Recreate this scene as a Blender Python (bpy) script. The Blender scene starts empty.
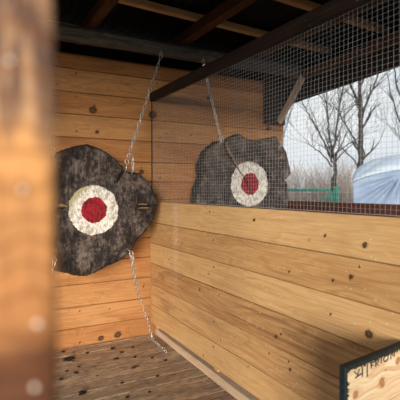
import bpy, bmesh, math, random
from mathutils import Vector, noise, Matrix
R = random.Random(7)
scene = bpy.context.scene
COL = scene.collection
V = Vector

# ------------------------------------------------------------------ helpers
def tag(o, label=None, cat=None, group=None, kind=None):
    if label: o['label'] = label
    if cat: o['category'] = cat
    if group: o['group'] = group
    if kind: o['kind'] = kind
    return o

def empty(name, loc):
    o = bpy.data.objects.new(name, None); COL.objects.link(o)
    o.empty_display_size = .05
    o.location = loc
    return o

class Geo:
    """collects vertices, faces and per-vertex wood-grain attributes"""
    def __init__(s): s.v=[]; s.f=[]; s.g=[]; s.k=[]; s.n=[]
    def add(s, p, g=(0,0,0), k=0.0, n=0.0):
        s.v.append(tuple(p)); s.g.append(tuple(g)); s.k.append(k); s.n.append(n); return len(s.v)-1
    def build(s, name, mat, parent=None, smooth=False, origin=None):
        me = bpy.data.meshes.new(name)
        o = V(origin) if origin is not None else V((0,0,0))
        me.from_pydata([tuple(V(p)-o) for p in s.v], [], s.f)
        a = me.attributes.new('grain', 'FLOAT_VECTOR', 'POINT')
        a.data.foreach_set('vector', [c for g in s.g for c in g])
        a = me.attributes.new('knot', 'FLOAT', 'POINT'); a.data.foreach_set('value', s.k)
        a = me.attributes.new('nail', 'FLOAT', 'POINT'); a.data.foreach_set('value', s.n)
        me.materials.append(mat)
        bm = bmesh.new(); bm.from_mesh(me)
        bmesh.ops.recalc_face_normals(bm, faces=bm.faces)
        bm.to_mesh(me); bm.free()
        if smooth:
            for p in me.polygons: p.use_smooth = True
        ob = bpy.data.objects.new(name, me); COL.objects.link(ob)
        ob.location = o
        if parent is not None:
            ob.parent = parent
            ob.location = o - parent.location
        return ob

def board(g, O, U, W, N, L, H, T, pid, knots=(), nails=(), res=.014, warp=.0, gs=1.0):
    """wood board: front face at O + u*U + w*W (grain along U), thickness T along -N"""
    O,U,W,N = V(O),V(U),V(W),V(N)
    nu = max(2, int(L/res)); nw = max(3, int(H/res))
    us = [0, .004] + [.004+(L-.008)*i/nu for i in range(1,nu)] + [L-.004, L]
    b = min(.004, H*.08)
    ws = [0, b] + [b+(H-2*b)*i/nw for i in range(1,nw)] + [H-b, H]
    base = len(g.v)
    off = pid*3.713
    for i,u in enumerate(us):
        for j,w in enumerate(ws):
            gv = w; k = 0.0; n = 0.0
            for (ku,kw,kr) in knots:
                du,dw = u-ku, w-kw
                if abs(du) < kr*9 and abs(dw) < kr*7:
                    e = math.exp(-(du*du/(3.2*kr)**2 + dw*dw/(2.4*kr)**2))
                    gv -= dw*.82*e
                    k = max(k, math.exp(-(du*du*.8+dw*dw*1.1)/(kr*kr)))
            for (ku,kw,kr) in nails:
                d2 = (u-ku)**2+(w-kw)**2
                n = max(n, math.exp(-d2/(kr*kr)))
            edge = (j in (0,len(ws)-1)) or (i in (0,len(us)-1))
            dep = b*.8 if edge else 0
            dz = warp*noise.noise(V((u*1.3+off, w*2, pid)))
            g.add(O+U*u+W*w+N*(dz-dep), (u*gs, gv*gs, off), k, n)
    m = len(ws)
    for i in range(len(us)-1):
        for j in range(m-1):
            a = base+i*m+j
            g.f.append((a, a+m, a+m+1, a+1))
    # back ring
    ring = [base+j for j in range(m)] + [base+i*m+m-1 for i in range(1,len(us))] + \
           [base+(len(us)-1)*m+j for j in range(m-2,-1,-1)] + [base+i*m for i in range(len(us)-2,0,-1)]
    br = []
    for q in ring:
        p = V(g.v[q]); gg = g.g[q]
        d = (p-O).dot(N)
        br.append(g.add(p-N*(T+d), (gg[0], gg[1]+T, gg[2]), 0))
    n = len(ring)
    for i in range(n):
        g.f.append((ring[i], ring[(i+1)%n], br[(i+1)%n], br[i]))
    g.f.append(tuple(br))

def beam(g, P, Q, a, b, up=(0,0,1), pid=0, seg=24, rough=.0015, rnd=.12):
    """timber between P and Q, a wide, b high (bevelled, slightly uneven)"""
    P,Q = V(P),V(Q); d=(Q-P); L=d.length; d.normalize()
    s = d.cross(V(up)).normalized(); t = s.cross(d).normalized()
    c = rnd*min(a,b)
    sec = [(-a/2+c,-b/2),(0,-b/2),(a/2-c,-b/2),(a/2,-b/2+c),(a/2,0),(a/2,b/2-c),(a/2-c,b/2),(0,b/2),(-a/2+c,b/2),(-a/2,b/2-c),(-a/2,0),(-a/2,-b/2+c)]
    base=len(g.v); n=len(sec); per=0; pers=[]
    for i in range(n):
        pers.append(per); q=sec[(i+1)%n]; per+=math.hypot(q[0]-sec[i][0], q[1]-sec[i][1])
    for i in range(seg+1):
        u = L*i/seg
        for j,(x,y) in enumerate(sec):
            p = P+d*u+s*x+t*y
            nz = noise.noise_vector(V((u*3+pid*7.7, x*20, y*20)))*rough
            pp = pers[j] if pers[j]<per/2 else per-pers[j]
            g.add(p+nz, (u, pp, pid*3.713+1), 0)
    for i in range(seg):
        for j in range(n):
            A=base+i*n+j; B=base+i*n+(j+1)%n
            g.f.append((A,B,B+n,A+n))
    g.f.append(tuple(base+j for j in range(n))); g.f.append(tuple(base+seg*n+j for j in range(n)))

def tube(g, pts, rad, sides=8, closed=False, cap=True):
    pts=[V(p) for p in pts]; n=len(pts)
    rads = rad if isinstance(rad,(list,tuple)) else [rad]*n
    base=len(g.v); prev=None; ulen=0
    for i,p in enumerate(pts):
        if closed: t=(pts[(i+1)%n]-pts[i-1])
        elif i==0: t=pts[1]-p
        elif i==n-1: t=p-pts[-2]
        else: t=pts[i+1]-pts[i-1]
        t.normalize()
        if prev is None:
            a = t.orthogonal().normalized()
        else:
            a = (prev - t*prev.dot(t))
            a = a.normalized() if a.length>1e-6 else t.orthogonal().normalized()
        prev=a; b=t.cross(a)
        if i: ulen += (p-pts[i-1]).length
        for k in range(sides):
            an=2*math.pi*k/sides
            g.add(p+(a*math.cos(an)+b*math.sin(an))*rads[i], (ulen, k/sides*rads[i]*4, 0))
    m = n if closed else n-1
    for i in range(m):
        for k in range(sides):
            A=base+i*sides+k; B=base+i*sides+(k+1)%sides
            C=base+((i+1)%n)*sides+(k+1)%sides; D=base+((i+1)%n)*sides+k
            g.f.append((A,B,C,D))
    if cap and not closed:
        g.f.append(tuple(base+k for k in range(sides)))
        g.f.append(tuple(base+(n-1)*sides+k for k in range(sides)))

def ringpts(c, ax1, ax2, a, b, n=14):
    c,ax1,ax2=V(c),V(ax1),V(ax2)
    return [c+ax1*a*math.cos(2*math.pi*i/n)+ax2*b*math.sin(2*math.pi*i/n) for i in range(n)]

# ------------------------------------------------------------------ materials
class NT:
    def __init__(s, name):
        s.m = bpy.data.materials.new(name); s.m.use_nodes=True
        s.t = s.m.node_tree; s.t.nodes.clear()
        s.out = s.t.nodes.new('ShaderNodeOutputMaterial')
        s.b = s.t.nodes.new('ShaderNodeBsdfPrincipled')
        s.t.links.new(s.b.outputs[0], s.out.inputs[0])
    def n(s, typ, ins=None, **props):
        nd = s.t.nodes.new('ShaderNode'+typ)
        for k,v in props.items(): setattr(nd,k,v)
        if ins:
            for k,v in ins.items():
                if isinstance(v, bpy.types.NodeSocket): s.t.links.new(v, nd.inputs[k])
                else: nd.inputs[k].default_value = v
        return nd
    def math(s, op, a, b=0.0, c=False):
        nd = s.n('Math', {0:a,1:b}, operation=op, use_clamp=c); return nd.outputs[0]
    def ramp(s, fac, stops, interp='LINEAR'):
        nd = s.n('ValToRGB', {0:fac}); cr = nd.color_ramp; cr.interpolation=interp
        while len(cr.elements)<len(stops): cr.elements.new(.5)
        for e,(p,c) in zip(cr.elements, stops):
            e.position=p; e.color = (c[0],c[1],c[2],1) if isinstance(c,(tuple,list)) else (c,c,c,1)
        return nd.outputs[0]
    def mix(s, fac, a, b, blend='MIX'):
        nd = s.n('Mix', data_type='RGBA', blend_type=blend)
        for i,v in ((0,fac),(6,a),(7,b)):
            if isinstance(v, bpy.types.NodeSocket): s.t.links.new(v, nd.inputs[i])
            elif isinstance(v,(tuple,list)): nd.inputs[i].default_value = tuple(v)[:3]+(1,)
            else: nd.inputs[i].default_value = v
        return nd.outputs[2]
    def noise(s, vec, scale, detail=4, rough=.55, dist=0.0):
        return s.n('TexNoise', {'Vector':vec,'Scale':scale,'Detail':detail,'Roughness':rough,'Distortion':dist}).outputs[0]
    def scalev(s, vec, sc):
        return s.n('VectorMath', {0:vec,1:sc}, operation='MULTIPLY').outputs[0]
    def bump(s, h, st=.3, d=.004):
        nd = s.n('Bump', {'Height':h,'Strength':st,'Distance':d}); s.t.links.new(nd.outputs[0], s.b.inputs['Normal'])
    def set(s, **k):
        names={'color':'Base Color','rough':'Roughness','metal':'Metallic','spec':'Specular IOR Level'}
        for kk,v in k.items():
            i=s.b.inputs[names[kk]]
            if isinstance(v, bpy.types.NodeSocket): s.t.links.new(v,i)
            elif isinstance(v,(tuple,list)): i.default_value=tuple(v)[:3]+(1,)
            else: i.default_value=v

def srgb(r,g,b):
    f=lambda c:(c/255/12.92 if c/255<=.04045 else ((c/255+.055)/1.055)**2.4)
    return (f(r),f(g),f(b))

def wood(name, dark, mid, light, ring=.45, grime=.25, grimecol=(.05,.035,.025), specks=.5, varn=.35, rough=.72, knotcol=(.045,.022,.012), streak=None, smear=None, dust=None):
    m = NT(name)
    at = m.n('Attribute', attribute_name='grain').outputs['Vector']
    kn = m.n('Attribute', attribute_name='knot').outputs['Fac']
    nl = m.n('Attribute', attribute_name='nail').outputs['Fac']
    obj = m.n('TexCoord').outputs['Object']
    sep = m.n('SeparateXYZ', {0:at})
    # warp of the growth lines along the board
    wv = m.n('CombineXYZ', {0:m.math('MULTIPLY',sep.outputs[0],.9), 1:m.math('MULTIPLY',sep.outputs[1],5.0), 2:sep.outputs[2]}).outputs[0]
    warp = m.noise(wv, 1.6, 2, .5)
    gv = m.math('ADD', m.math('MULTIPLY', sep.outputs[1], 7.0), m.math('MULTIPLY', warp, 3.2))
    # growth bands
    band = m.n('CombineXYZ', {0:m.math('MULTIPLY',sep.outputs[0],.5), 1:m.math('MULTIPLY',gv,3.6), 2:sep.outputs[2]}).outputs[0]
    bands = m.noise(band, 2.0, 3, .6)
    fine = m.n('CombineXYZ', {0:m.math('MULTIPLY',sep.outputs[0],3.5), 1:m.math('MULTIPLY',sep.outputs[1],170.0), 2:sep.outputs[2]}).outputs[0]
    fibre = m.noise(fine, 1.0, 4, .65)
    pv = m.n('CombineXYZ', {0:sep.outputs[2], 1:.37, 2:.11}).outputs[0]
    per = m.n('TexWhiteNoise', {'Vector':pv}, noise_dimensions='3D').outputs[0]
    t = m.math('ADD', m.math('MULTIPLY', bands, ring*2.0), m.math('SUBTRACT', m.math('MULTIPLY', fibre, .95), .20))
    t = m.math('ADD', t, m.math('MULTIPLY', m.math('SUBTRACT', per, .5), varn))
    t = m.math('SUBTRACT', t, ring-.25)
    c = m.ramp(t, [(.18,dark),(.52,mid),(.82,light)])
    # blotches of wear along the board
    bl = m.noise(m.n('CombineXYZ',{0:m.math('MULTIPLY',sep.outputs[0],1.5),1:m.math('MULTIPLY',sep.outputs[1],9.0),2:m.math('ADD',sep.outputs[2],4.0)}).outputs[0], 1.4, 5, .62)
    blm = m.ramp(bl, [(.5,0),(.74,1)])
    c = m.mix(m.math('MULTIPLY', blm, grime), c, grimecol)
    if streak:
        sv = m.noise(m.n('CombineXYZ',{0:m.math('MULTIPLY',sep.outputs[0],.6),1:m.math('MULTIPLY',sep.outputs[1],30.0),2:m.math('ADD',sep.outputs[2],9.0)}).outputs[0], 1.0, 2, .5)
        c = m.mix(m.math('MULTIPLY', m.ramp(sv,[(.6,0),(.7,1)]), streak), c, grimecol)
    # knots and nail holes
    kc = m.math('ADD', kn, m.math('MULTIPLY', m.math('SUBTRACT', m.noise(obj, 90, 3), .5), .35))
    c = m.mix(m.ramp(kc, [(.10,0),(.34,.55),(.42,1),(.8,.8)]), c, knotcol)
    c = m.mix(m.ramp(nl, [(.25,0),(.5,.9)]), c, (.03,.02,.015))
    # dark pin-pricks and pale dust specks
    vo = m.n('TexVoronoi', {'Vector':obj,'Scale':26.0,'Randomness':1.0}, feature='F1')
    vr = m.n('SeparateColor', {0:vo.outputs['Color']}).outputs[0]
    dk = m.math('MULTIPLY', m.ramp(vo.outputs['Distance'], [(.06,1),(.13,0)]), m.math('GREATER_THAN', vr, .72))
    c = m.mix(m.math('MULTIPLY', dk, .75), c, (.03,.02,.014))
    vo2 = m.n('TexVoronoi', {'Vector':obj,'Scale':44.0,'Randomness':1.0}, feature='F1')
    v2 = m.n('SeparateColor', {0:vo2.outputs['Color']}).outputs[1]
    wh = m.math('MULTIPLY', m.ramp(vo2.outputs['Distance'], [(.10,1),(.21,0)]), m.math('GREATER_THAN', v2, .80))
    c = m.mix(m.math('MULTIPLY', wh, specks), c, (.8,.72,.62))
    if dust:
        d1 = m.noise(m.scalev(obj,(1,2.2,1)), 9, 6, .75)
        c = m.mix(m.math('MULTIPLY', m.ramp(d1,[(.46,0),(.60,1)]), dust), c, (.33,.27,.22))
        d2 = m.noise(m.scalev(obj,(8,40,1)), 2.2, 4, .7)
        c = m.mix(m.math('MULTIPLY', m.ramp(d2,[(.52,0),(.64,1)]), dust), c, (.045,.032,.028))
        d3 = m.noise(m.scalev(obj,(12,90,1)), 1.7, 3, .7)
        c = m.mix(m.math('MULTIPLY', m.ramp(d3,[(.62,0),(.70,1)]), dust), c, (.72,.60,.47))
    if smear:
        so_ = m.n('SeparateXYZ', {0:obj})
        dy = m.math('ABSOLUTE', m.math('SUBTRACT', so_.outputs[1], smear))
        sm = m.math('MULTIPLY', m.ramp(dy,[(0,1),(.055,0)]), m.ramp(m.noise(obj,55,5,.7),[(.45,0),(.60,.8)]))
        sm = m.math('MULTIPLY', sm, m.ramp(so_.outputs[2],[(.35,0),(.7,1)]))
        c = m.mix(sm, c, (.74,.60,.46))
    m.set(color=c, rough=rough, spec=.3)
    h = m.math('ADD', m.math('MULTIPLY', fibre, .6), m.math('MULTIPLY', bands, .4))
    m.bump(h, .35, .003)
    return m.m

M = {}
M['pine'] = wood('partition pine', (.42,.215,.08), (.60,.36,.155), (.72,.48,.24), ring=.30, grime=.3, grimecol=(.22,.10,.035), smear=2.70)
M['pine_dark'] = wood('partition pine streaked', (.34,.16,.06), (.56,.32,.135), (.70,.45,.22), ring=.36, grime=.4, grimecol=(.14,.07,.035), streak=.45, smear=2.70)
M['back'] = wood('back wall boards', (.23,.085,.026), (.40,.175,.058), (.52,.27,.105), ring=.34, grime=.4, grimecol=(.13,.055,.022), specks=.3, varn=.4)
M['floor'] = wood('dirty floor boards', (.20,.125,.075), (.56,.40,.26), (.80,.65,.47), ring=.4, grime=.75, grimecol=(.05,.035,.027), specks=.35, varn=.35, rough=.85, streak=.4, dust=.75)
M['pale'] = wood('pale brace and lit strip wood', (.50,.34,.22), (.68,.50,.34), (.78,.62,.46), ring=.3, grime=.3, grimecol=(.3,.18,.1))  # brace wood; also the light painted into the floor strip
M['rail'] = wood('dark stained timber', (.010,.006,.005), (.024,.012,.008), (.055,.027,.017), ring=.4, grime=.4, grimecol=(.02,.012,.01), specks=.15)
M['rafter'] = wood('brown rafter timber', (.06,.022,.010), (.12,.046,.020), (.19,.08,.035), ring=.4, grime=.4, grimecol=(.04,.02,.012), specks=.2)
M['batten'] = wood('roof batten wood', (.42,.22,.10), (.66,.40,.20), (.80,.58,.34), ring=.3, grime=.15, specks=.1)
M['redwood'] = wood('red brown stained boards', (.05,.016,.011), (.09,.028,.018), (.15,.055,.032), ring=.4, grime=.4, grimecol=(.04,.02,.015), specks=.15)
M['grey'] = wood('weathered grey beam', (.030,.033,.034), (.07,.07,.067), (.15,.135,.12), ring=.45, grime=.5, grimecol=(.02,.02,.02), specks=.3, rough=.8)
M['boardface'] = wood('pale knotty board', (.38,.22,.11), (.56,.44,.28), (.64,.56,.41), ring=.6, grime=.45, grimecol=(.42,.22,.10), specks=.2, knotcol=(.30,.13,.05))

def simple(name, col, rough=.6, metal=0.0, var=.3, scale=20, spec=.4, bump=.0):
    m = NT(name); o = m.n('TexCoord').outputs['Object']
    n = m.noise(o, scale, 4, .6)
    c = m.mix(m.ramp(n,[(.3,0),(.7,1)]), tuple(x*(1-var) for x in col), tuple(min(1,x*(1+var)) for x in col))
    m.set(color=c, rough=rough, metal=metal, spec=spec)
    if bump: m.bump(n, bump, .01)
    return m.m
M['steel'] = simple('galvanised chain', (.58,.60,.60), .32, .75, .4, 60)
M['wire'] = simple('galvanised wire', (.42,.44,.46), .45, .5, .2, 40)
M['black'] = simple('black paint', (.008,.016,.020), .6, 0, .5, 90, .25, .2)
M['ink'] = simple('black ink', (.015,.02,.022), .6, 0, .3, 90)
M['green'] = simple('green painted steel', (.015,.16,.12), .5, 0, .2, 8)
M['roof'] = simple('dark corrugated sheet', (.010,.013,.014), .7, 0, .35, 5, .15)
M['lightblock'] = simple('black light blocking board', (.010,.011,.011), .9, 0, .3, 8, .1)  # for the boards added to block light
M['crumb'] = simple('dark bark crumb', (.022,.016,.013), .9, 0, .5, 80, .2, .6)
M['earth'] = simple('ground', (.07,.065,.045), .95, 0, .3, 1.5, .1, .3)
M['treebark'] = simple('tree bark', (.050,.045,.043), .9, 0, .3, 6, .1)
M['twig'] = simple('haze pale winter twigs', (.30,.255,.23), .9, 0, .25, 3, .1)  # distance haze put into the pale colour
M['bark'] = simple('log bark', (.035,.026,.020), .95, 0, .55, 30, .1, .8)

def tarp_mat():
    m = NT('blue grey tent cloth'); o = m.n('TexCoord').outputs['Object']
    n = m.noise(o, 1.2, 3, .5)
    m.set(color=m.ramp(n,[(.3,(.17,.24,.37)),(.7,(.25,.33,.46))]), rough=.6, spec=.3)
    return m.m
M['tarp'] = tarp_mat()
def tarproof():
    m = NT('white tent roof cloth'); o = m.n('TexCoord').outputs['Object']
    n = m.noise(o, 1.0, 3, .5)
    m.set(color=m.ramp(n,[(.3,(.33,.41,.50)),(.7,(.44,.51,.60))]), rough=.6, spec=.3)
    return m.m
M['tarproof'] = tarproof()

def slice_mat(name, base, light, stain, streakv):
    m = NT(name); o = m.n('TexCoord').outputs['Object']
    n1 = m.noise(o, 7, 6, .68)
    n2 = m.noise(o, 38, 5, .7)
    st = m.noise(m.scalev(o, (60,20,14)), 1.0, 4, .7)      # upright axe cuts
    t = m.math('ADD', m.math('MULTIPLY', n1, .46), m.math('ADD', m.math('MULTIPLY', n2, .40), m.math('MULTIPLY', st, .24)))
    c = m.ramp(t, [(.40,tuple(x*.22 for x in base)),(.53,base),(.66,light)])
    bl = m.noise(m.scalev(o,(1,1,.8)), 5.5, 5, .7)
    c = m.mix(m.math('MULTIPLY', m.ramp(bl,[(.47,0),(.58,1)]), .72), c, (.014,.011,.011))
    # warm bruised wood showing through
    n3 = m.noise(m.scalev(o,(1,1,1.4)), 11, 4, .6)
    c = m.mix(m.math('MULTIPLY', m.ramp(n3,[(.58,0),(.70,1)]), .5), c, stain)
    # pale grazes
    gr = m.noise(m.scalev(o,(46,30,7)), 1.0, 3, .55)
    c = m.mix(m.math('MULTIPLY', m.ramp(gr,[(.62,0),(.72,1)]), streakv), c, (.36,.29,.22))
    vo = m.n('TexVoronoi', {'Vector':o,'Scale':34.0,'Randomness':1.0}, feature='F1')
    v2 = m.n('SeparateColor', {0:vo.outputs['Color']}).outputs[1]
    wh = m.math('MULTIPLY', m.ramp(vo.outputs['Distance'], [(.05,1),(.15,0)]), m.math('GREATER_THAN', v2, .68))
    c = m.mix(m.math('MULTIPLY', wh, .6), c, (.66,.56,.45))
    cr = m.n('Attribute', attribute_name='knot').outputs['Fac']
    c = m.mix(m.ramp(cr,[(.25,0),(.6,.9)]), c, (.012,.008,.007))
    wn = m.n('Attribute', attribute_name='nail').outputs['Fac']
    c = m.mix(m.ramp(wn,[(.3,0),(.6,.85)]), c, (.36,.23,.12))
    m.set(color=c, rough=.85, spec=.2)
    m.bump(m.math('ADD', m.math('ADD', n2, st), n1), 1.0, .02)
    return m.m
M['slice_a'] = slice_mat('charred log end', (.048,.038,.036), (.24,.19,.165), (.095,.050,.036), .22)
M['slice_b'] = slice_mat('grey log end', (.105,.082,.074), (.28,.225,.195), (.15,.095,.07), .30)

def paint_mat(name, col, wear, wearcol):
    m = NT(name); o = m.n('TexCoord').outputs['Object']
    st = m.noise(m.scalev(o,(80,40,34)), 1.0, 4, .68)
    n = m.noise(o, 28, 5, .7)
    t = m.math('ADD', m.math('MULTIPLY', st,.5), m.math('MULTIPLY', n,.5))
    c = m.mix(m.ramp(t,[(.47,0),(.56,wear)]), col, wearcol)
    w = m.n('Attribute', attribute_name='knot').outputs['Fac']
    c = m.mix(m.ramp(w,[(.25,0),(.6,.85)]), c, (.02,.012,.01))
    w2 = m.n('Attribute', attribute_name='nail').outputs['Fac']
    c = m.mix(m.ramp(w2,[(.05,0),(.6,.8)]), c, (.32,.28,.10))
    m.set(color=c, rough=.7, spec=.3)
    m.bump(t, 1.0, .018)
    return m.m
M['whitepaint'] = paint_mat('worn white paint', (.80,.78,.73), .75, (.27,.22,.18))
M['redpaint'] = paint_mat('worn red paint', (.34,.008,.020), .85, (.07,.006,.010))

def post_mat():
    m = NT('rough sawn post'); o = m.n('TexCoord').outputs['Object']
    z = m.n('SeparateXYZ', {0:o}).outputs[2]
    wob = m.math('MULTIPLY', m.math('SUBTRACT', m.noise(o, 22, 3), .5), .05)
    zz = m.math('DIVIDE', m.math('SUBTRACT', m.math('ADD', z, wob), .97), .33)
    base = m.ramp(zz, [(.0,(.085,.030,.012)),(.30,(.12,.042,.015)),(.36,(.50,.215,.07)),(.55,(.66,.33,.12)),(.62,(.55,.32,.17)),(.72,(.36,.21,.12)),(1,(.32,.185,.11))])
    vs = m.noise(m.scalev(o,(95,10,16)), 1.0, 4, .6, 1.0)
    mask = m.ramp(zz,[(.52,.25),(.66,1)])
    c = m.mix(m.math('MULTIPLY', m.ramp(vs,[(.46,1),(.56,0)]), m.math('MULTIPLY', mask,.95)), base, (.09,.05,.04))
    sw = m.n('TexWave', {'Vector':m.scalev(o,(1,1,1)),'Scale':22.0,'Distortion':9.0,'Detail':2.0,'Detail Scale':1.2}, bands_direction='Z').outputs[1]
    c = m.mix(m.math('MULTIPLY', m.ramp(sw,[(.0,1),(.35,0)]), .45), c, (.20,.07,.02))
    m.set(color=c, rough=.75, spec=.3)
    m.bump(vs, .6, .003)
    return m.m
M['post'] = post_mat()
M['glint'] = simple('pale resin', (.9,.85,.78), .2, 0, .05, 40, .8)

# ------------------------------------------------------------------ setting
# ground outside
g = Geo()
nn=40
for i in range(nn+1):
    for j in range(nn+1):
        x=-60+160*i/nn; y=-30+150*j/nn
        d=max(0,math.hypot(x-1,y-1)-4)
        g.add((x,y,-.12+.05*noise.noise(V((x*.2,y*.2,0)))*min(1,d/6)))
for i in range(nn):
    for j in range(nn):
        a=i*(nn+1)+j; g.f.append((a,a+nn+1,a+nn+2,a+1))
tag(g.build('ground', M['earth'], smooth=True), kind='structure')

# floor: boards running parallel to the back wall
g = Geo(); y=.30; k=0
while y<3.15:
    h=min(.118, 3.166-y)
    board(g,(-.12,y,0),(1,0,0),(0,1,0),(0,0,1), 2.72, h-.003, .03, 40+k, res=.035, warp=.003,
          knots=[(R.uniform(.1,2.6),R.uniform(.02,.1),.010) for _ in range(2)]); y+=.118; k+=1
tag(g.build('floor', M['floor']), kind='structure')
g = Geo()
for x in (-.06,.6,1.29,1.95,2.54):
    beam(g,(x,.32,-.072),(x,3.15,-.072),.05,.084,pid=x)
tag(g.build('trim_floor', M['rail']), kind='structure')

# back wall
seams=[-.005,.135,.289,.451,.61,.765,.92,1.06,1.199,1.35,1.513,1.678,1.836,2.0,2.11]
X0=-.15
bk=[(.831,1.717,.024),(1.298,1.72,.027),(1.205,1.273,.016),(2.419,1.692,.020),(1.01,.035,.022),(.88,.03,.018),(.86,1.559,.012),(1.8,1.90,.012),(.2,1.1,.02),(.5,1.93,.015)]
g = Geo()
for i in range(len(seams)-1):
    z0,z1=seams[i],seams[i+1]
    ks=[(x-X0,z-z0,r) for x,z,r in bk if z0-.03<z<z1+.02]
    nl=[(x+R.uniform(-.01,.01)-X0, R.choice((.03,z1-z0-.03)), .006) for x in (.1,.72,1.33,1.36,1.95,2.5) for _ in range(1)]
    nl+=[(R.uniform(.3,2.6),R.uniform(.02,.13),R.uniform(.004,.007)) for _ in range(12)]
    board(g,(X0,3.166,z0),(1,0,0),(0,0,1),(0,-1,0),2.60-X0,z1-z0-.0035,.025,i,ks,nl,res=.013,warp=.004)
tag(g.build('wall_back', M['back']), kind='structure')
g = Geo(); beam(g,(-.15,3.215,2.16),(2.6,3.215,2.16),.04,.30,pid=3); 
tag(g.build('trim_back_shade_fill', M['lightblock']), kind='structure')  # black board added where the gap under the roof is only shade
g = Geo(); beam(g,(-.15,3.195,1.06),(2.595,3.195,1.06),.005,2.1,pid=3,rough=0)
tag(g.build('trim_back_light_seal', M['lightblock']), kind='structure')  # sheet added behind the boards to stop light leaking through the seams
g = Geo()
for x in (-.12,1.29,2.56): beam(g,(x,3.232,-.1),(x,3.232,2.0),.06,.06,up=(0,1,0),pid=x+5)
tag(g.build('trim_back_posts', M['rail']), kind='structure')

# partition between the two lanes
pz=[.095,.243,.402,.566,.724,.884,1.047]
pk=[(1.071,.619,.014),(1.093,.938,.010),(1.156,.81,.009),(1.246,.778,.006),(1.779,.986,.008),(1.383,.926,.006),(2.35,.52,.008),(1.6,.45,.008),(.8,.5,.012),(1.5,.33,.008)]
Y1=3.160
def partition_obj(name, x, face, mats, rows):
    """boards along y; u runs from the back wall towards the front"""
    g = Geo(); L=Y1-.42
    for i in rows:
        z0,z1=pz[i],pz[i+1]
        ks=[(Y1-y,z-z0,r) for y,z,r in pk if z0-.02<z<z1+.02]
        ks+=[(R.uniform(.2,2.6),R.uniform(.03,.13),R.uniform(.004,.007)) for _ in range(2)]
        nl=[(R.uniform(.1,2.6),R.uniform(.02,.14),.0035) for _ in range(16)]
        nl+=[(a,q,.005) for a in (.33,.98) for q in (.03,.12)]
        board(g,(x,Y1,z0),(0,-1,0),(0,0,1),(face,0,0),L,z1-z0-.003,.026,20+i,ks,nl,res=.011,warp=.003)
    return g
g = partition_obj('p',1.274,-1,None,(0,2,3,4,5)) if False else None
part = empty('lane_partition',(1.287,1.8,0))
tag(part,'long low pine board partition between the two throwing lanes, carrying the wire mesh','partition')
gA = partition_obj('p',1.274,-1,None,(0,3,4,5)); gA.build('pine_boards', M['pine'], part)
gB = partition_obj('p',1.274,-1,None,(1,2)); tag(gB.build('weathered_boards', M['pine_dark'], part), 'darker pine boards with brown streaks')
g=Geo()
for y in (.5,2.2,3.11): beam(g,(1.319,y,.06),(1.319,y,1.03),.036,.05,up=(0,1,0),pid=y)
g.build('stud', M['batten'], part)
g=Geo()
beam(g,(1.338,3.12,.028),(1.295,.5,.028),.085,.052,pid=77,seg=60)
o=g.build('lit_floor_strip', M['pale']); tag(o,'pale strip added for the lit floor under the bottom edge of the partition','batten')  # pale piece added to stand for sunlit floor under the gap

# outer low wall of the far lane
g=Geo()
for i in range(7):
    z0=-.02+i*.151
    board(g,(2.60,3.16,z0),(0,-1,0),(0,0,1),(-1,0,0),2.80,.149,.026,60+i,[(R.uniform(.2,2.6),.07,.008) for _ in range(3)],res=.03,warp=.003)
tag(g.build('wall_right', M['redwood']), kind='structure')

# ------------------------------------------------------------------ roof
g=Geo(); pitch=.076; x=-3.4; ny=2; prof=[]  # roof carried further left and forward to shade the upper walls
while x<3.0:
    prof.append((x, 2.325+.009*math.sin(2*math.pi*x/pitch))); x+=pitch/8
for (yy) in (-1.05,3.42):
    for (px_,pz_) in prof: g.add((px_,yy,pz_))
for (yy) in (-1.05,3.42):
    for (px_,pz_) in prof: g.add((px_,yy,pz_+.004))
n=len(prof)
for i in range(n-1):
    g.f.append((i,i+1,n+i+1,n+i)); g.f.append((2*n+i,2*n+i+1,3*n+i+1,3*n+i))
    g.f.append((i,i+1,2*n+i+1,2*n+i)); g.f.append((n+i,n+i+1,3*n+i+1,3*n+i))
g.f.append((0,n,3*n,2*n)); g.f.append((n-1,2*n-1,4*n-1,3*n-1))
tag(g.build('ceiling', M['roof'], smooth=True), kind='structure')

for i,(y,lab) in enumerate(((3.20,'roof batten hidden in the dark over the back wall'),(2.55,'roof batten nearest the grey log beam, in front of it, lit pale along its underside'),(2.01,'pale roof batten second in front of the grey log beam'),(1.57,'roof batten third in front of the grey log beam'),(1.09,'roof batten fourth in front of the grey log beam'),(.6,'roof batten close to the front eave'),(.12,'roof batten over the foreground post'),(-.42,'roof batten over the throwing side, behind the viewer'),(-.97,'roof batten at the front eave'))):
    g=Geo(); beam(g,(-3.3,y-.073*4.12,2.289),(2.69,y+.073*1.87,2.289),.045,.046,pid=80+i,seg=40)
    tag(g.build('roof_batten', M['batten']), lab, 'batten', 'roof battens under the dark corrugated sheets')
for i,(x,lab) in enumerate(((-2.6,'brown rafter far to the left, out of view'),(-1.3,'brown rafter left of the near lane, out of view'),(.04,'brown rafter over the left edge of the near lane'),(.735,'brown rafter running above the left log target'),(1.405,'brown rafter running between the two lanes, just left of the mesh beam'),(2.06,'brown rafter above the far lane, seen through the mesh'),)):
    g=Geo(); beam(g,(x,-1.0,2.222),(x,3.36,2.222),.065,.084,pid=90+i,seg=40)
    tag(g.build('rafter', M['rafter']), lab, 'rafter', 'brown rafters under the roof')
# grey round-edged cross beam
g=Geo(); beam(g,(-3.3,2.85,2.131),(2.50,2.85,2.131),.095,.094,pid=7,seg=60,rough=.006,rnd=.26)
tag(g.build('cross_beam', M['grey']), 'weathered grey log beam under the roof that the target chains hang from','beam')
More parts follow.
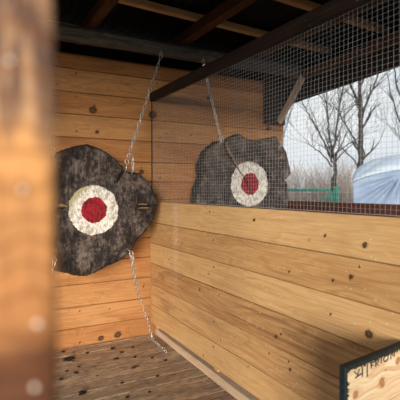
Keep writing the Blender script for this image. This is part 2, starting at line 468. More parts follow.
# outer eave beam: lower board with an upper strip
ob=empty('eave_beam',(2.63,1.7,2.0)); tag(ob,'dark brown eave beam along the open side, sloping up to the front','beam')
g=Geo(); beam(g,(2.63,3.15,1.995),(2.63,-.30,2.2),.06,.155,pid=31,seg=40); g.build('lower_beam', M['rail'], ob)
g=Geo(); beam(g,(2.578,3.15,2.115),(2.578,-.30,2.25),.045,.075,pid=32,seg=40); g.build('upper_strip', M['rafter'], ob)
g=Geo(); beam(g,(2.715,3.38,2.20),(2.715,-1.0,2.20),.025,.23,pid=51,seg=30)
tag(g.build('trim_eave_sky_block', M['lightblock']), kind='structure')  # board added to shut out the sky above the eave beam
g=Geo(); beam(g,(-3.3,-1.06,2.185),(2.73,-1.06,2.185),.025,.27,pid=52,seg=30)
tag(g.build('trim_front_sun_block', M['lightblock']), kind='structure')  # unseen board added behind the camera to cut sky and sun
# brace
g=Geo(); beam(g,(2.472,3.07,1.737),(2.495,2.80,2.072),.05,.036,up=(1,0,0),pid=33,seg=12)
tag(g.build('diagonal_brace', M['pale']),'short diagonal wooden brace from the back wall up to the eave beam','brace')
g=Geo(); beam(g,(2.457,3.122,1.72),(2.457,3.122,2.17),.222,.05,up=(0,1,0),pid=35,seg=12)
tag(g.build('brace_shade_block', M['rail']),'short dark block filling the shaded gap behind the diagonal brace','post')  # dark block added where the corner behind the brace is in shade
# mesh beam
g=Geo(); beam(g,(1.29,3.15,1.852),(1.29,.30,1.846),.045,.066,pid=34,seg=50)
tag(g.build('mesh_beam', M['rail']),'dark stained beam running over the wire mesh between the lanes','beam')
# supports out of frame
g=Geo(); beam(g,(2.63,.18,-.14),(2.63,.18,2.10),.08,.08,up=(0,1,0),pid=36); tag(g.build('corner_post', M['rail']),'dark front corner post holding the eave beam','post')
g=Geo(); beam(g,(1.29,.35,-.14),(1.29,.35,2.18),.06,.06,up=(0,1,0),pid=37); tag(g.build('front_post', M['rail']),'dark front post at the end of the partition','post')
# foreground post, its right edge fills the left of the view
post=empty('foreground_post',(-.01,.27,0)); tag(post,'out of focus rough sawn wooden post filling the left edge','post')
g=Geo(); a,b=-.065,.0398
N=220
sec=[(a,.22),(a+.02,.219),(a+.04,.22),(a+.055,.219),(a+.07,.22),(a+.085,.219),(a+.097,.2195),(b-.003,.2205),(b,.2235),(b+.001,.26),(b,.315),(b-.004,.32),(a+.004,.32),(a,.315),(a,.26)]
for i in range(N+1):
    z=-.12+2.30*i/N
    for j,(x,y) in enumerate(sec):
        q=noise.noise_vector(V((x*30,y*30,z*14)))*.0016
        g.add((x+q.x*.6,y+q.y,z))
n=len(sec)
for i in range(N):
    for j in range(n):
        A=i*n+j;B=i*n+(j+1)%n; g.f.append((A,B,B+n,A+n))
g.f.append(tuple(range(n))); g.f.append(tuple(N*n+j for j in range(n)))
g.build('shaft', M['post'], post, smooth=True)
for (x,z,r) in ((.0300,1.0765,.0016),(.0285,1.046,.0015),(.0190,1.2,.0013),(.024,1.141,.0013)):  # pale beads put in for blurred highlights on the post
    bm=bmesh.new(); bmesh.ops.create_icosphere(bm,subdivisions=2,radius=r)
    me=bpy.data.meshes.new('glint_bead'); bm.to_mesh(me); bm.free(); me.materials.append(M['glint'])
    for p in me.polygons: p.use_smooth=True
    ob=bpy.data.objects.new('glint_bead',me); COL.objects.link(ob); ob.parent=post
    ob.location=V((x,.2185,z))-post.location; ob['label']='pale bead painted in for an out of focus highlight'

# ------------------------------------------------------------------ wire mesh
def wire_mesh():
    g=Geo(); s=.019; x=1.290
    ya,yb=.42,3.152; za,zb=1.048,1.819
    def off(y,z): return .006*noise.noise(V((y*1.7,z*1.9,3)))+.0015*noise.noise(V((y*9,z*9,1)))
    r=.00052
    y=yb
    while y>ya:
        pts=[]; k=18
        for i in range(k+1):
            z=za+(zb-za)*i/k
            pts.append((x+off(y,z), y+.0022*noise.noise(V((y*6,z*5,7))), z))
        tube(g,pts,r,4); y-=.022
    z=za+.002
    while z<zb:
        pts=[]; k=90
        for i in range(k+1):
            y=ya+(yb-ya)*i/k
            pts.append((x+.0014+off(y,z), y, z+.0022*noise.noise(V((y*5,z*6,2)))))
        tube(g,pts,r,4); z+=.0195
    return g
wm=empty('wire_mesh',(1.29,1.8,1.047)); tag(wm,'square welded wire mesh screen standing on the partition between the lanes','mesh')
wire_mesh().build('wire_grid', M['wire'], wm)
g=Geo(); pts=[(1.283+.004*noise.noise(V((0,i*.9,0))),3.148+.004*noise.noise(V((5,i*.7,0))),1.05+.765*i/50) for i in range(51)]
tube(g,pts,.0035,6); tag(g.build('edge_wire', M['rail'], wm),'dark twisted edge wire in the back corner')
g=Geo(); tube(g,[(1.283,.42+2.72*i/60,1.0505+.0012*noise.noise(V((i*.4,0,0)))) for i in range(61)],.0016,6); g.build('bottom_wire', M['wire'], wm)

# ------------------------------------------------------------------ log slice targets
def log_slice(name,label,outline,c,mat,cracks,warm,r_white,r_red,stainside):
    root=empty(name,(c[0],2.83,c[1])); tag(root,label,'target')
    pa=[]
    for (x,z) in outline:
        dx,dz=x-c[0],z-c[1]; pa.append((math.atan2(dz,dx),math.hypot(dx,dz)))
    pa.sort()
    def radius(t):
        t=(t+math.pi)%(2*math.pi)-math.pi
        for i in range(len(pa)):
            a,ra=pa[i]; b,rb=pa[(i+1)%len(pa)]
            if i==len(pa)-1: b+=2*math.pi
            tt=t if (t>=a or i<len(pa)-1) else t+2*math.pi
            if a<=tt<=b:
                # straight chord between the two corners
                f=(tt-a)/(b-a+1e-9)
                P=V((math.cos(a)*ra,math.sin(a)*ra)); Q=V((math.cos(b)*rb,math.sin(b)*rb))
                d=V((math.cos(tt),math.sin(tt)))
                E=Q-P; den=d.x*E.y-d.y*E.x
                if abs(den)<1e-9: return ra
                return (P.x*E.y-P.y*E.x)/den
        return pa[0][1]
    def cr(x,z,lines):
        m=0
        for (x0,z0,x1,z1,w) in lines:
            dx,dz=x1-x0,z1-z0; L2=dx*dx+dz*dz
            t=max(0,min(1,((x-x0)*dx+(z-z0)*dz)/L2)); 
            jx=.006*noise.noise(V((x*25,z*25,4))); 
            d=math.hypot(x-x0-t*dx+jx,z-z0-t*dz+jx); ww=w*(.55+.45*(1-abs(2*t-1)))
            m=max(m,math.exp(-(d/ww)**2))
        return m
    def surf(x,z):
        d=.010*noise.noise(V((x*6,z*6,c[0])))+.005*noise.noise(V((x*30,z*18,2)))+.003*noise.noise(V((x*70,z*30,5)))
        k=cr(x,z,cracks)
        return d+.022*k, k
    NA,NR=300,78
    g=Geo(); front=[]; T=.105
    rim=[]
    for i in range(NA):
        t=-math.pi+2*math.pi*i/NA
        rr=radius(t)*(1+.012*noise.noise(V((math.cos(t)*9,math.sin(t)*9,c[0])))+.008*noise.noise(V((math.cos(t)*30,math.sin(t)*30,1))))
        x=math.cos(t)*rr; z=math.sin(t)*rr
        k=cr(c[0]+x,c[1]+z,cracks); rr*=1-.05*k
        rim.append((t,rr))
    g.add((c[0],2.83,c[1]))
    for j in range(1,NR+1):
        f=(j/NR)
        for (t,rr) in rim:
            x=c[0]+math.cos(t)*rr*f; z=c[1]+math.sin(t)*rr*f
            d,k=surf(x,z)
            e=.010*max(0,(f-.965)/.035)
            g.add((x,2.83+d+e,z),(0,0,0),k,cr(x,z,warm))
    for i in range(NA): g.f.append((0,1+i,1+(i+1)%NA))
    for j in range(NR-1):
        for i in range(NA):
            a=1+j*NA+i; b=1+j*NA+(i+1)%NA; g.f.append((a,b,b+NA,a+NA))
    # sides / back of the heartwood
    last=1+(NR-1)*NA; bb=len(g.v)
    for i,(t,rr) in enumerate(rim):
        g.add((c[0]+math.cos(t)*rr*.985,2.83+T,c[1]+math.sin(t)*rr*.985))
    for i in range(NA): g.f.append((last+i,last+(i+1)%NA,bb+(i+1)%NA,bb+i))
    g.f.append(tuple(bb+i for i in range(NA)))
    g.build('log_disc',mat,root,smooth=True)
    # bark around the rim
    g=Geo(); rows=7
    for q in range(rows+1):
        y=2.838+(T-.010)*q/rows
        for (t,rr) in rim:
            b=1.004+.018*math.sin(math.pi*q/rows)+.012*noise.noise(V((math.cos(t)*22,math.sin(t)*22,q*.7)))
            g.add((c[0]+math.cos(t)*rr*b,y,c[1]+math.sin(t)*rr*b))
    for q in range(rows):
        for i in range(NA):
            a=q*NA+i;b=q*NA+(i+1)%NA; g.f.append((a,b,b+NA,a+NA))
    for q in (0,rows):
        s0=len(g.v)
        for i,(t,rr) in enumerate(rim):
            g.add((c[0]+math.cos(t)*rr*.985,2.838+(T-.010)*q/rows,c[1]+math.sin(t)*rr*.985))
        for i in range(NA): g.f.append((q*NA+i,q*NA+(i+1)%NA,s0+(i+1)%NA,s0+i))
    g.build('bark',M['bark'],root,smooth=True)
    # painted rings, following the surface
    def ringmesh(nm,m,r0,r1,seed,lab):
        g=Geo(); na,nr=160,16
        for j in range(nr+1):
            for i in range(na):
                t=2*math.pi*i/na
                jag=.010*noise.noise(V((math.cos(t)*4,math.sin(t)*4,seed)))+.007*noise.noise(V((math.cos(t)*19,math.sin(t)*19,seed)))
                ro=r1+jag
                r=r0+(ro-r0)*j/nr
                x=c[0]+math.cos(t)*r; z=c[1]+math.sin(t)*r
                d,k=surf(x,z)
                st=0
                if stainside and nm=='white_ring':
                    a=math.atan2(math.sin(t-stainside),math.cos(t-stainside))
                    st=math.exp(-(a/.7)**2)*max(0,(j/nr-.45)/.55)
                g.add((x,2.83+d-.0022-seed*.0002+(.003 if j==nr else 0),z),(0,0,0),k,st)
        for j in range(nr):
            for i in range(na):
                a=j*na+i;b=j*na+(i+1)%na; g.f.append((a,b,b+na,a+na))
        if r0<.001:
            pass
        ob=g.build(nm,m,root,smooth=True); ob['label']=lab
    ringmesh('white_ring',M['whitepaint'],r_red*.93,r_white,3,'worn white painted ring')
    ringmesh('red_bullseye',M['redpaint'],.0005,r_red,8,'worn red painted centre')
    return root
o1=[(0.514,1.361),(0.588,1.396),(0.706,1.427),(0.781,1.411),(0.868,1.361),(0.93,1.303),(0.965,1.258),(1.066,1.246),(1.124,1.19),(1.19,1.092),(1.199,1.035),(1.169,0.937),(1.131,0.882),(1.093,0.835),(1.049,0.796),(0.998,0.709),(0.927,0.66),(0.796,0.61),(0.7,0.576),(0.639,0.582),(0.511,0.626),(.40,.70),(.32,.80),(.285,.93),(.28,1.05),(.31,1.17),(.38,1.28)]
log_slice('log_slice_target','charred dark log slice target with red bullseye, hanging in the near lane',o1,(.745,1.003),M['slice_a'],
    [(.955,1.285,.91,1.19,.012),(.46,.990,.56,1.025,.013),(1.05,1.022,1.19,1.028,.007),(.72,.59,.74,.66,.006)],
    [(1.055,1.036,1.12,1.033,.006),(1.055,1.012,1.16,1.008,.006),(.525,1.04,.57,1.03,.008)],.164,.088,2.5)
o2=[(1.50,0.93),(1.511,1.03),(1.516,1.134),(1.562,1.223),(1.553,1.319),(1.605,1.433),(1.692,1.497),(1.781,1.517),(1.891,1.569),(1.957,1.534),(2.063,1.524),(2.162,1.545),(2.254,1.567),(2.296,1.503),(2.348,1.465),(2.392,1.341),(2.408,1.275),(2.35,1.215),(2.372,1.174),(2.38,1.016),(2.33,.88),(2.22,.79),(2.05,.735),(1.85,.73),(1.68,.77),(1.56,.83)]
log_slice('log_slice_target','grey cracked log slice target behind the mesh in the far lane',o2,(1.985,1.181),M['slice_b'],
    [(1.741,1.54,1.795,1.398,.013),(1.795,1.398,1.907,1.262,.010),(1.907,1.262,2.02,1.09,.009),(1.60,1.03,1.73,1.066,.006),(1.73,1.066,1.865,1.123,.005),(2.40,1.215,2.33,1.215,.010)],
    [(1.765,1.50,1.81,1.40,.007),(1.81,1.40,1.92,1.262,.005),(2.02,1.10,2.028,1.075,.010),(2.06,1.525,2.30,1.54,.0)if False else (2.28,1.39,2.32,1.42,.010)],.178,.090,None)

# ------------------------------------------------------------------ chains
def chain_geo(pts, link=.040, w=.016, r=.0028):
    """interlocking oval links laid along the polyline"""
    pts=[V(p) for p in pts]
    seg=[(pts[i+1]-pts[i]).length for i in range(len(pts)-1)]; L=sum(seg)
    def at(s):
        for i,l in enumerate(seg):
            if s<=l or i==len(seg)-1: return pts[i].lerp(pts[i+1], min(1,max(0,s/l)))
            s-=l
    g=Geo(); step=link-2*r*1.6; n=max(1,int(L/step))
    for k in range(n):
        a=at(k*step); b=at(min(L,k*step+step)); c=(a+b)/2; d=(b-a)
        if d.length<1e-5: continue
        d.normalize(); s=d.orthogonal().normalized(); s=Matrix.Rotation(math.radians(37+90*(k%2)+6*math.sin(k*1.7)),3,d)@s
        lp=[]; h=link/2-w/2-r
        for i in range(7): 
            an=-math.pi/2+math.pi*i/6; lp.append(c+d*(h+math.cos(an)*w/2)+s*(math.sin(an)*w/2))
        for i in range(7):
            an=math.pi/2+math.pi*i/6; lp.append(c+d*(-h+math.cos(an)*w/2)+s*(math.sin(an)*w/2))
        tube(g,lp,r,6,closed=True)
    return g
def torus(c,n_,R_,r,squash=1.0):
    n_=V(n_).normalized(); a=n_.orthogonal().normalized(); b=n_.cross(a)
    g=Geo(); tube(g,ringpts(c,a,b,R_,R_*squash,18),r,8,closed=True); return g
def eye_screw(p,q,root,nm='eye_screw'):
    g=Geo(); tube(g,[p,q],.003,8)
    tube(g,ringpts(p,(1,0,0),(0,.35,.94),.010,.010,14),.0026,6,closed=True)
    return g.build(nm,M['steel'],root,smooth=True)
def hook(top,root):
    g=Geo(); t=V(top)
    tube(g,[t+V((0,0,.018)),t+V((0,0,-.008))],.003,8)
    tube(g,[t+V((-.012,0,-.02)),t+V((-.013,0,-.008)),t+V((-.004,0,.0)),t+V((.008,0,-.004)),t+V((.014,0,-.016)),t+V((.010,0,-.030)),t+V((.0,0,-.036))],.003,8)
    return g.build('beam_hook',M['steel'],root,smooth=True)

c=empty('hanging_chain',(1.213,2.80,2.085)); tag(c,'steel chain from the grey beam to the right shoulder of the charred near target','chain','chains holding the log targets')
chain_geo([(1.213,2.80,2.07),(.979,2.80,1.383)]).build('chain_links',M['steel'],c,smooth=True)
hook((1.213,2.80,2.088),c)
torus((.961,2.80,1.325),(.3,-1,.1),.013,.0032,1.25).build('quick_link',M['steel'],c,smooth=True)
chain_geo([(.979,2.80,1.383),(.962,2.80,1.335)]).build('short_strand',M['steel'],c,smooth=True)
chain_geo([(.981,2.80,1.378),(1.004,2.80,1.352),(1.004,2.805,1.248)]).build('loop_strand',M['steel'],c,smooth=True)
g=Geo(); tube(g,[(.961,2.80,1.308),(.957,2.806,1.27),(.955,2.85,1.24)],.0032,8); g.build('eye_bolt',M['steel'],c,smooth=True); g=Geo(); tube(g,[(1.004,2.806,1.262),(1.004,2.85,1.225)],.003,8); g.build('eye_bolt',M['steel'],c,smooth=True)

c=empty('hanging_chain',(.30,2.80,2.085)); tag(c,'steel chain holding the left shoulder of the charred near target, mostly behind the post','chain','chains holding the log targets')
chain_geo([(.24,2.80,2.07),(.475,2.80,1.41)]).build('chain_links',M['steel'],c,smooth=True); hook((.24,2.80,2.088),c)
torus((.483,2.80,1.385),(.3,-1,.1),.012,.003,1.2).build('quick_link',M['steel'],c,smooth=True)
eye_screw((.487,2.80,1.362),(.493,2.86,1.32),c)

c=empty('hanging_chain',(1.548,2.80,2.08)); tag(c,'steel chain to the left shoulder of the far target, crossing behind the mesh beam','chain','chains holding the log targets')
chain_geo([(1.548,2.80,2.06),(1.690,2.80,1.545)]).build('chain_links',M['steel'],c,smooth=True); hook((1.548,2.80,2.084),c)
torus((1.695,2.80,1.525),(.3,-1,.1),.013,.0034,1.2).build('quick_link',M['steel'],c,smooth=True)
eye_screw((1.700,2.80,1.500),(1.705,2.86,1.46),c)
g=Geo(); tube(g,ringpts((1.715,2.805,1.515),(1,0,0),(0,.2,1),.013,.022,14),.0028,6,closed=True); g.build('shackle',M['steel'],c,smooth=True)

c=empty('hanging_chain',(2.48,2.80,2.03)); tag(c,'steel chain beside the diagonal brace, holding the right shoulder of the far target','chain','chains holding the log targets')
chain_geo([(2.478,2.80,2.065),(2.280,2.80,1.535)]).build('chain_links',M['steel'],c,smooth=True); hook((2.478,2.80,2.086),c)
torus((2.275,2.80,1.515),(.3,-1,.1),.013,.0034,1.2).build('quick_link',M['steel'],c,smooth=True)
eye_screw((2.270,2.80,1.495),(2.262,2.86,1.45),c)

c=empty('slack_chain',(.988,2.80,.707)); tag(c,'slack steel chain dangling from the lower right of the charred target down onto the floor','chain')
g=Geo(); tube(g,[(.985,2.80,.715),(.972,2.81,.728),(.958,2.85,.742)],.003,8); g.build('eye_bolt',M['steel'],c,smooth=True)
torus((.990,2.80,.705),(.25,-1,.1),.014,.0034).build('ring',M['steel'],c,smooth=True)
chain_geo([(.986,2.80,.692),(1.0,2.805,.64),(1.012,2.82,.59),(1.030,2.84,.50),(1.059,2.86,.435)]).build('folded_strand',M['steel'],c,smooth=True)
chain_geo([(.994,2.792,.690),(.996,2.792,.62),(1.016,2.81,.54),(1.044,2.85,.46),(1.062,2.88,.42),(1.095,2.92,.36),(1.135,2.955,.29),(1.165,2.98,.21),(1.195,2.995,.12),(1.215,3.00,.05),(1.222,2.985,.012),(1.232,2.93,.009),(1.225,2.86,.009),(1.232,2.79,.009),(1.215,2.755,.009),(1.222,2.72,.009)]).build('chain_links',M['steel'],c,smooth=True)
tag_=c
c=empty('slack_chain',(.485,2.80,.69)); tag(c,'short chain end at the lower left of the charred target, beside the post edge','chain')
torus((.487,2.80,.700),(.25,-1,.1),.013,.0032).build('ring',M['steel'],c,smooth=True)
g=Geo(); tube(g,[(.49,2.80,.712),(.50,2.85,.73)],.003,8); g.build('eye_bolt',M['steel'],c,smooth=True)
chain_geo([(.487,2.80,.688),(.478,2.80,.65),(.43,2.80,.52),(.37,2.80,.30),(.33,2.79,.10),(.32,2.77,.012),(.30,2.70,.009)]).build('chain_links',M['steel'],c,smooth=True)

# ------------------------------------------------------------------ bark crumbs on the floor
cl=[(.594,3.10,.016,'black bark lump against the foot of the back wall beside the post'),(.598,2.938,.030,'long black bark sliver lying left on the floor near the back wall'),(.738,2.997,.013,'small black crumb on the floor below the centre of the charred target'),(.916,2.997,.016,'dark crumb close to the back wall, left of the reddish knots'),(.951,2.892,.013,None),(.881,2.799,.015,'dark crumb in the middle of the floor before the slack chain'),(1.003,2.772,.014,None),(.595,2.702,.018,'brown bark flake on the floor halfway to the post'),(.565,2.413,.026,'largest black bark lump, nearest the camera beside the post'),(.496,2.656,.015,None),(.801,2.429,.015,'dark flake lying alone nearest the bottom edge'),(.55,2.76,.012,None),(.771,2.251,.014,None),(.631,2.794,.010,None),(.66,3.06,.009,None),(1.05,2.95,.010,None),(.97,2.62,.010,None),(1.10,2.70,.012,None),(.70,2.60,.008,None),(.62,2.90,.009,None),(1.02,2.42,.011,None),(.90,2.25,.010,None),(1.16,2.62,.013,None)]
for i,(x,y,r,lab) in enumerate(cl):
    r*=.68
    bm=bmesh.new(); bmesh.ops.create_icosphere(bm,subdivisions=3,radius=r)
    sx=R.uniform(1.0,1.6) if i!=1 else 1.9
    for v in bm.verts:
        q=1+.85*noise.noise(v.co*95+V((i*3,0,0)))
        v.co=V((v.co.x*q*sx,v.co.y*q*R.uniform(.9,1.0),max(-.25*r,v.co.z*.5*q)))
    zmin=min(v.co.z for v in bm.verts)
    me=bpy.data.meshes.new('bark_crumb'); bm.to_mesh(me); bm.free(); me.materials.append(M['crumb'])
    ob=bpy.data.objects.new('bark_crumb',me); COL.objects.link(ob); ob.location=(x,y,.001-zmin); ob.rotation_euler=(0,0,R.uniform(-.5,.5))
    tag(ob, lab or 'small dark bark crumb scattered on the dirty floor boards','bark','bark crumbs on the floor')

# ------------------------------------------------------------------ board with black painted edge, lower right
B0=V((.940,.868,0)); az=math.radians(80.9); BU=V((math.sin(az),math.cos(az),0)); BN=V((BU.y,-BU.x,0))
bt=.640; BL=.328
br=empty('painted_board',(B0+BU*BL/2)[:]); tag(br,'pale knotty board with black painted edge and dripping lettering, standing against the partition','board')
g=Geo(); hs=[0,.157,.314,.471,.628]
for i in range(4):
    board(g,B0+V((0,0,hs[i]+.0)),BU,(0,0,1),BN,BL,hs[i+1]-hs[i]-.0015,.016,120+i,[(R.uniform(.04,.3),R.uniform(.03,.13),R.uniform(.007,.012)) for _ in range(4)],res=.008,warp=.001)
g.build('board_face',M['boardface'],br)
g=Geo()
def strip(P,Q,a,b,up): beam(g,P,Q,a,b,up=up,pid=5,seg=40,rough=.004,rnd=.15)
mid=-BN*.008
strip(B0+mid+V((0,0,bt-.008)),B0+BU*BL+mid+V((0,0,bt-.008)),.022,.017,(0,0,1))
strip(B0+mid+V((0,0,0))+BU*.002,B0+mid+V((0,0,bt))+BU*.002,.021,.014,tuple(BU))
g.build('black_edge',M['black'],br)
# drips and strokes of lettering
g=Geo()
F0=B0+BN*.0012
def pt(u,d): return F0+BU*u+V((0,0,bt-.012-d))
def stroke(p,w=.0022):
    q=[pt(*a) for a in p]
    base=len(g.v)
    for i,a in enumerate(q):
        t=(q[min(i+1,len(q)-1)]-q[max(i-1,0)]).normalized(); s=t.cross(BN).normalized()*w/2
        for o_ in (s,-s):
            g.add(a+o_+BN*.0012); g.add(a+o_-BN*.001)
    for i in range(len(q)-1):
        a=base+4*i; b=a+4
        g.f += [(a,b,b+2,a+2),(a+1,a+3,b+3,b+1),(a,a+1,b+1,b),(a+2,b+2,b+3,a+3)]
    e=base+4*(len(q)-1)
    g.f += [(base,base+2,base+3,base+1),(e,e+1,e+3,e+2)]
k=.00277*1.06
def P_(x,y):
    x=x*1.75-4  # small local grid on the board, in thousandths of the lettering strip
    return (x*k, y*k)
LET=[[(10,4),(13,9),(15,4)],[(11,11),(17,9)],[(18,3),(18,13)],[(23,2),(23,15)],[(27,2),(27,9)],[(27,3),(30,3)],[(27,6),(29.5,6)],
     [(32,9),(32,2),(35,3),(35,5),(32,6),(35.5,9)],[(38,2),(38,8)],
     [(43,2),(41,3.5),(40.6,6),(42,8),(44.5,8),(46,6),(45.6,3.5),(43,2)],[(49,8),(49,2),(53,7),(53,1)],[(57,0),(57,4)],[(60,0),(60,4)],[(62,0),(62,3)]]
for l in LET:
    g=Geo(); stroke([P_(*a) for a in l],.0030); g.build('letter',M['ink'],br)
g=Geo()
for i in range(46):
    u=R.uniform(.004,.33); stroke([(u,-.004),(u+R.uniform(-.001,.001),R.uniform(.001,.012))],R.uniform(.0015,.004))
for i in range(60):
    z=R.uniform(.0,.6); d=R.uniform(.0,.006); stroke([(.006,z),(.008+d,z+.002)],.004)
g.build('paint_drips',M['ink'],br)['kind']='stuff'

# ------------------------------------------------------------------ outside: gate, tent, trees
gt=empty('green_gate',(4.8,6.0,-.12)); tag(gt,'green painted tubular steel gate beyond the open side of the shelter','gate')
g=Geo(); 
for z in (.02,1.12): beam(g,(3.3,6,z),(6.09,6,z),.05,.05,pid=1,rough=0)
for x in (3.3,6.07): beam(g,(x,6,0.0),(x,6,1.14),.05,.05,up=(0,1,0),pid=1,rough=0)
g.build('frame',M['green'],gt)
g=Geo(); beam(g,(5.05,6,.35),(6.06,6,1.07),.03,.03,pid=1,rough=0); g.build('brace',M['green'],gt)
g=Geo(); beam(g,(6.20,6,-.14),(6.20,6,1.20),.085,.085,up=(0,1,0),pid=1,rough=0)
tag(g.build('gate_post',M['green']),'thick green steel post at the right end of the gate','post')

tn=empty('storage_tent',(13.5,9.8,-.12)); tag(tn,'pale blue grey fabric tent with a hipped roof beyond the gate','tent')
A0=V((11.15,10.05,0)); TU=V((.68,-.733,0)); TV=V((.79,.613,0)); TW=3.3
def eave(q): return 1.36+.38*math.sin(math.pi*q)**.8
def tent_side(O,D,name,fan):
    g=Geo(); nu,nv=110,50; N_=V((D.y,-D.x,0))
    for i in range(nu+1):
        q=i/nu; u=TW*q
        for j in range(nv+1):
            z=-.10+(eave(q)+.10)*j/nv
            off=.02*noise.noise(V((u*1.2,z*1.2,0)))
            if fan:
                rr=math.hypot(z-1.62,u-1.45); an=math.atan2(z-1.62,u-1.45)
                off+=.12*math.sin(an*17+1.5*math.sin(an*5))*min(1,rr/.35)*math.exp(-(rr/1.2)**2)*min(1,(1-j/nv)*6)
            g.add(O+D*u-N_*off+V((0,0,z)))
    for i in range(nu):
        for j in range(nv):
            a=i*(nv+1)+j; g.f.append((a,a+nv+1,a+nv+2,a+1))
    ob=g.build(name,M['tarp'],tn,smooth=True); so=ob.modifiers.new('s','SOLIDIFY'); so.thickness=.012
tent_side(A0,TU,'side_wall',True)
tent_side(A0+TV*TW,TU,'side_wall',False)
tent_side(A0,TV,'side_wall',False)
tent_side(A0+TU*TW,TV,'side_wall',False)
g=Geo(); n=40
for i in range(n+1):
    for j in range(n+1):
        a,b=i/n,j/n; fa=max(0,math.sin(math.pi*a)); fb=max(0,math.sin(math.pi*b))
        ea=.38*fa**.8; eb=.38*fb**.8
        z=1.365+max(ea,eb)+.62*(fa*fb)**.55+.012*noise.noise(V((a*6,b*6,1)))*min(fa,fb)
        p=A0+TU*(TW*(a*1.03-.015))+TV*(TW*(b*1.03-.015)); p.z=z; g.add(p)
for i in range(n):
    for j in range(n):
        q=i*(n+1)+j; g.f.append((q,q+n+1,q+n+2,q+1))
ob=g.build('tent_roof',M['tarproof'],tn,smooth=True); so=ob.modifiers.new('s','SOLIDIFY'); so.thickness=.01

def tree(name,label,base,limbs,twn,seed,rt,H=7.0):
    """limbs: list of (points in x/z relative to base, start radius, end radius)"""
    rr=random.Random(seed); g=Geo()
    bx,by,bz=base
    def grow(p,d,L,r,depth):
        pts=[p.copy()]; n=4; rads=[r]
        for i in range(n):
            d=(d+V((rr.uniform(-.22,.22),rr.uniform(-.22,.22),rr.uniform(-.08,.16)))).normalized()
            p=p+d*L/n; pts.append(p.copy()); rads.append(max(.003,r*(1-.75*(i+1)/n)))
        tube(g,pts,rads,5 if r<.02 else 7,cap=False)
        if depth>0:
            for q in range(rr.choice((2,3,3))):
                i=rr.randint(1,n); dd=(d+V((rr.uniform(-.8,.8),rr.uniform(-.8,.8),rr.uniform(-.15,.6)))).normalized()
                grow(pts[i],dd,L*rr.uniform(.5,.75),rads[i]*.75,depth-1)
    for (pl,r0,r1) in limbs:
        pts=[]; yo=rr.uniform(-1,1)*.5
        P=[V((bx+x,by+yo*abs(z-pl[0][1])*.3,bz+z)) for x,z in pl]
        Q=[]
        for i in range(len(P)-1):
            for q in range(5):
                f=q/5; p=P[i].lerp(P[i+1],f)+V((rr.uniform(-.03,.03),rr.uniform(-.03,.03),0)); Q.append(p)
        Q.append(P[-1]); n=len(Q)
        rads=[r0+(r1-r0)*i/(n-1) for i in range(n)]
        tube(g,Q,rads,9,cap=False)
        for q in range(twn):
            i=rr.randint(min(n-2,int(n*.25)),n-1)
            t=(Q[min(n-1,i+1)]-Q[i-1]).normalized()
            d=(t*.7+V((rr.uniform(-1,1),rr.uniform(-1,1),rr.uniform(-.1,.9)))).normalized()
            grow(Q[i],d,rr.uniform(.6,1.5),rads[i]*.5,2)
    ob=g.build(name,M['treebark'],smooth=True,origin=base); tag(ob,label,'tree','bare trees behind the shelter'); return ob
def L(base,pts,s=.0389): return [((x-base[0])*s,(base[1]-y)*s) for x,y in pts]
# first tree (px base 332,205 -> world 12.17,12)
b=(332,222)
tree('bare_tree','slender bare tree just left of the thicker trunk, behind the green gate post',(12.2,12,-.12),[
  (L(b,[(332,222),(332,190),(331,164),(331,155)]),.085,.055),
  (L(b,[(331,164),(322,144),(308,122),(298,108),(290,96)]),.040,.010),
  (L(b,[(331,158),(327,135),(324,118),(322,95),(318,60)]),.045,.012),
  (L(b,[(331,160),(334,130),(337,100),(343,70),(347,40)]),.045,.012),
  (L(b,[(331,168),(316,156),(303,150),(293,143)]),.030,.008),
  (L(b,[(333,150),(345,130),(352,112)]),.028,.008)],9,3,0)
b=(361,222)
tree('bare_tree','thicker dark bare tree rising beside the left end of the tent',(13.75,12.05,-.12),[
  (L(b,[(361,222),(360,180),(360,150),(359,125),(358,100),(357,70),(354,20)]),.135,.04),
  (L(b,[(359,148),(350,136),(338,120),(330,108)]),.045,.012),
  (L(b,[(359,128),(366,108),(374,94),(384,78),(394,55)]),.065,.02),
  (L(b,[(360,168),(350,158),(340,150),(334,147)]),.032,.008),
  (L(b,[(358,105),(346,88),(338,70),(330,45)]),.05,.015),
  (L(b,[(358,90),(368,70),(374,45)]),.04,.012)],9,11,0)
b=(411,222)
tree('bare_tree','bare tree at the right edge, standing behind the tent',(17.1,12.4,-.12),[
  (L(b,[(411,222),(410,170),(408,140),(407,90),(404,40)],.0475),.12,.04),
  (L(b,[(409,150),(398,132),(388,112),(382,92)],.0475),.05,.012),
  (L(b,[(408,125),(396,105),(388,82),(384,60)],.0475),.05,.012),
  (L(b,[(409,140),(424,115),(436,90)],.0475),.05,.012),
  (L(b,[(409,158),(400,148),(392,140)],.0475),.03,.01)],9,21,0)

def shrub(label,x,y,h,w,seed):
    rr=random.Random(seed); g=Geo()
    for i in range(150):
        p=V((rr.gauss(0,w*.3),rr.gauss(0,w*.25),0)); d=V((rr.uniform(-.5,.5),rr.uniform(-.4,.4),1)).normalized()
        pts=[p]; q=p; L_=h*rr.uniform(.5,1)
        for k in range(5):
            d=(d+V((rr.uniform(-.3,.3),rr.uniform(-.3,.3),rr.uniform(-.05,.1)))).normalized(); q=q+d*L_/5; pts.append(q)
            for m in range(2):
                e=(d+V((rr.uniform(-1,1),rr.uniform(-1,1),rr.uniform(-.2,.6)))).normalized()
                tube(g,[q,q+e*L_*.12,q+e*L_*.22+V((0,0,.05))],[.008,.006,.003],3,cap=False)
        tube(g,pts,[.018,.015,.012,.010,.007,.004],3,cap=False)
    ob=g.build('thicket',M['twig']); ob.location=(x,y,-.12); tag(ob,label,'shrub','leafless thickets far behind the gate')
shrub('pale leafless thicket far behind the left end of the green gate',16.5,20.5,3.0,3.6,1)
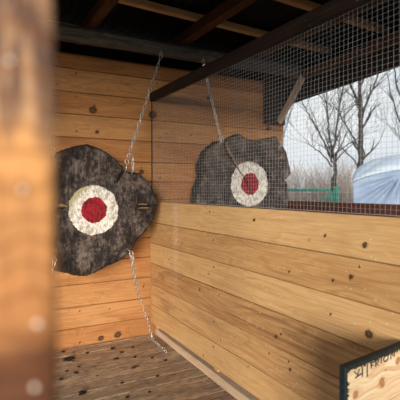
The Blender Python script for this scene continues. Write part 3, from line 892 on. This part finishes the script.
shrub('pale leafless thicket far behind the slender tree',19.4,20.0,2.6,3.6,2)
shrub('pale leafless thicket far behind, left of the tent',21.5,20.0,3.2,3.4,3)
shrub('pale leafless thicket far behind the far log target',13.5,21.5,3.4,3.6,4)
shrub('pale leafless thicket rising behind the tent roof',28.0,20.5,3.4,4.5,5)

# ------------------------------------------------------------------ world, sun, camera
w=bpy.data.worlds.new('overcast'); scene.world=w; w.use_nodes=True; t=w.node_tree; t.nodes.clear()
out=t.nodes.new('ShaderNodeOutputWorld'); bg=t.nodes.new('ShaderNodeBackground'); tc=t.nodes.new('ShaderNodeTexCoord')
nz=t.nodes.new('ShaderNodeTexNoise'); nz.inputs['Scale'].default_value=3.2; nz.inputs['Detail'].default_value=5
mp=t.nodes.new('ShaderNodeMapping'); mp.inputs['Scale'].default_value=(1,1,2.6)
cr=t.nodes.new('ShaderNodeValToRGB'); cr.color_ramp.elements[0].position=.38; cr.color_ramp.elements[0].color=(.74,.82,.90,1)
cr.color_ramp.elements[1].position=.56; cr.color_ramp.elements[1].color=(.95,.985,1,1)
t.links.new(tc.outputs['Generated'],mp.inputs[0]); t.links.new(mp.outputs[0],nz.inputs['Vector']); t.links.new(nz.outputs[0],cr.inputs[0])
t.links.new(cr.outputs[0],bg.inputs[0]); t.links.new(bg.outputs[0],out.inputs[0]); bg.inputs[1].default_value=.93
ld=bpy.data.lights.new('sun','SUN'); ld.energy=5.2; ld.angle=math.radians(20); ld.color=(1,.90,.77)
lo=bpy.data.objects.new('sun',ld); COL.objects.link(lo)
lo.rotation_euler=V((-.50,-.866,.128)).to_track_quat('Z','Y').to_euler(); lo.location=(-3,-6,4)

cd=bpy.data.cameras.new('camera'); co=bpy.data.objects.new('camera',cd); COL.objects.link(co); scene.camera=co
cd.sensor_width=36; cd.lens=433.7/400*36; cd.clip_start=.02; cd.clip_end=400
co.location=(0,0,1.141)
p=math.atan(11/434)
co.rotation_euler=(math.radians(90)-p,0,-math.radians(28.5))
cd.dof.use_dof=True; cd.dof.focus_distance=2.5; cd.dof.aperture_fstop=cd.lens/1000/.0085
vs=scene.view_settings; vs.view_transform='Standard'; vs.look='None'; vs.gamma=1; vs.use_curve_mapping=False; vs.exposure=0.0
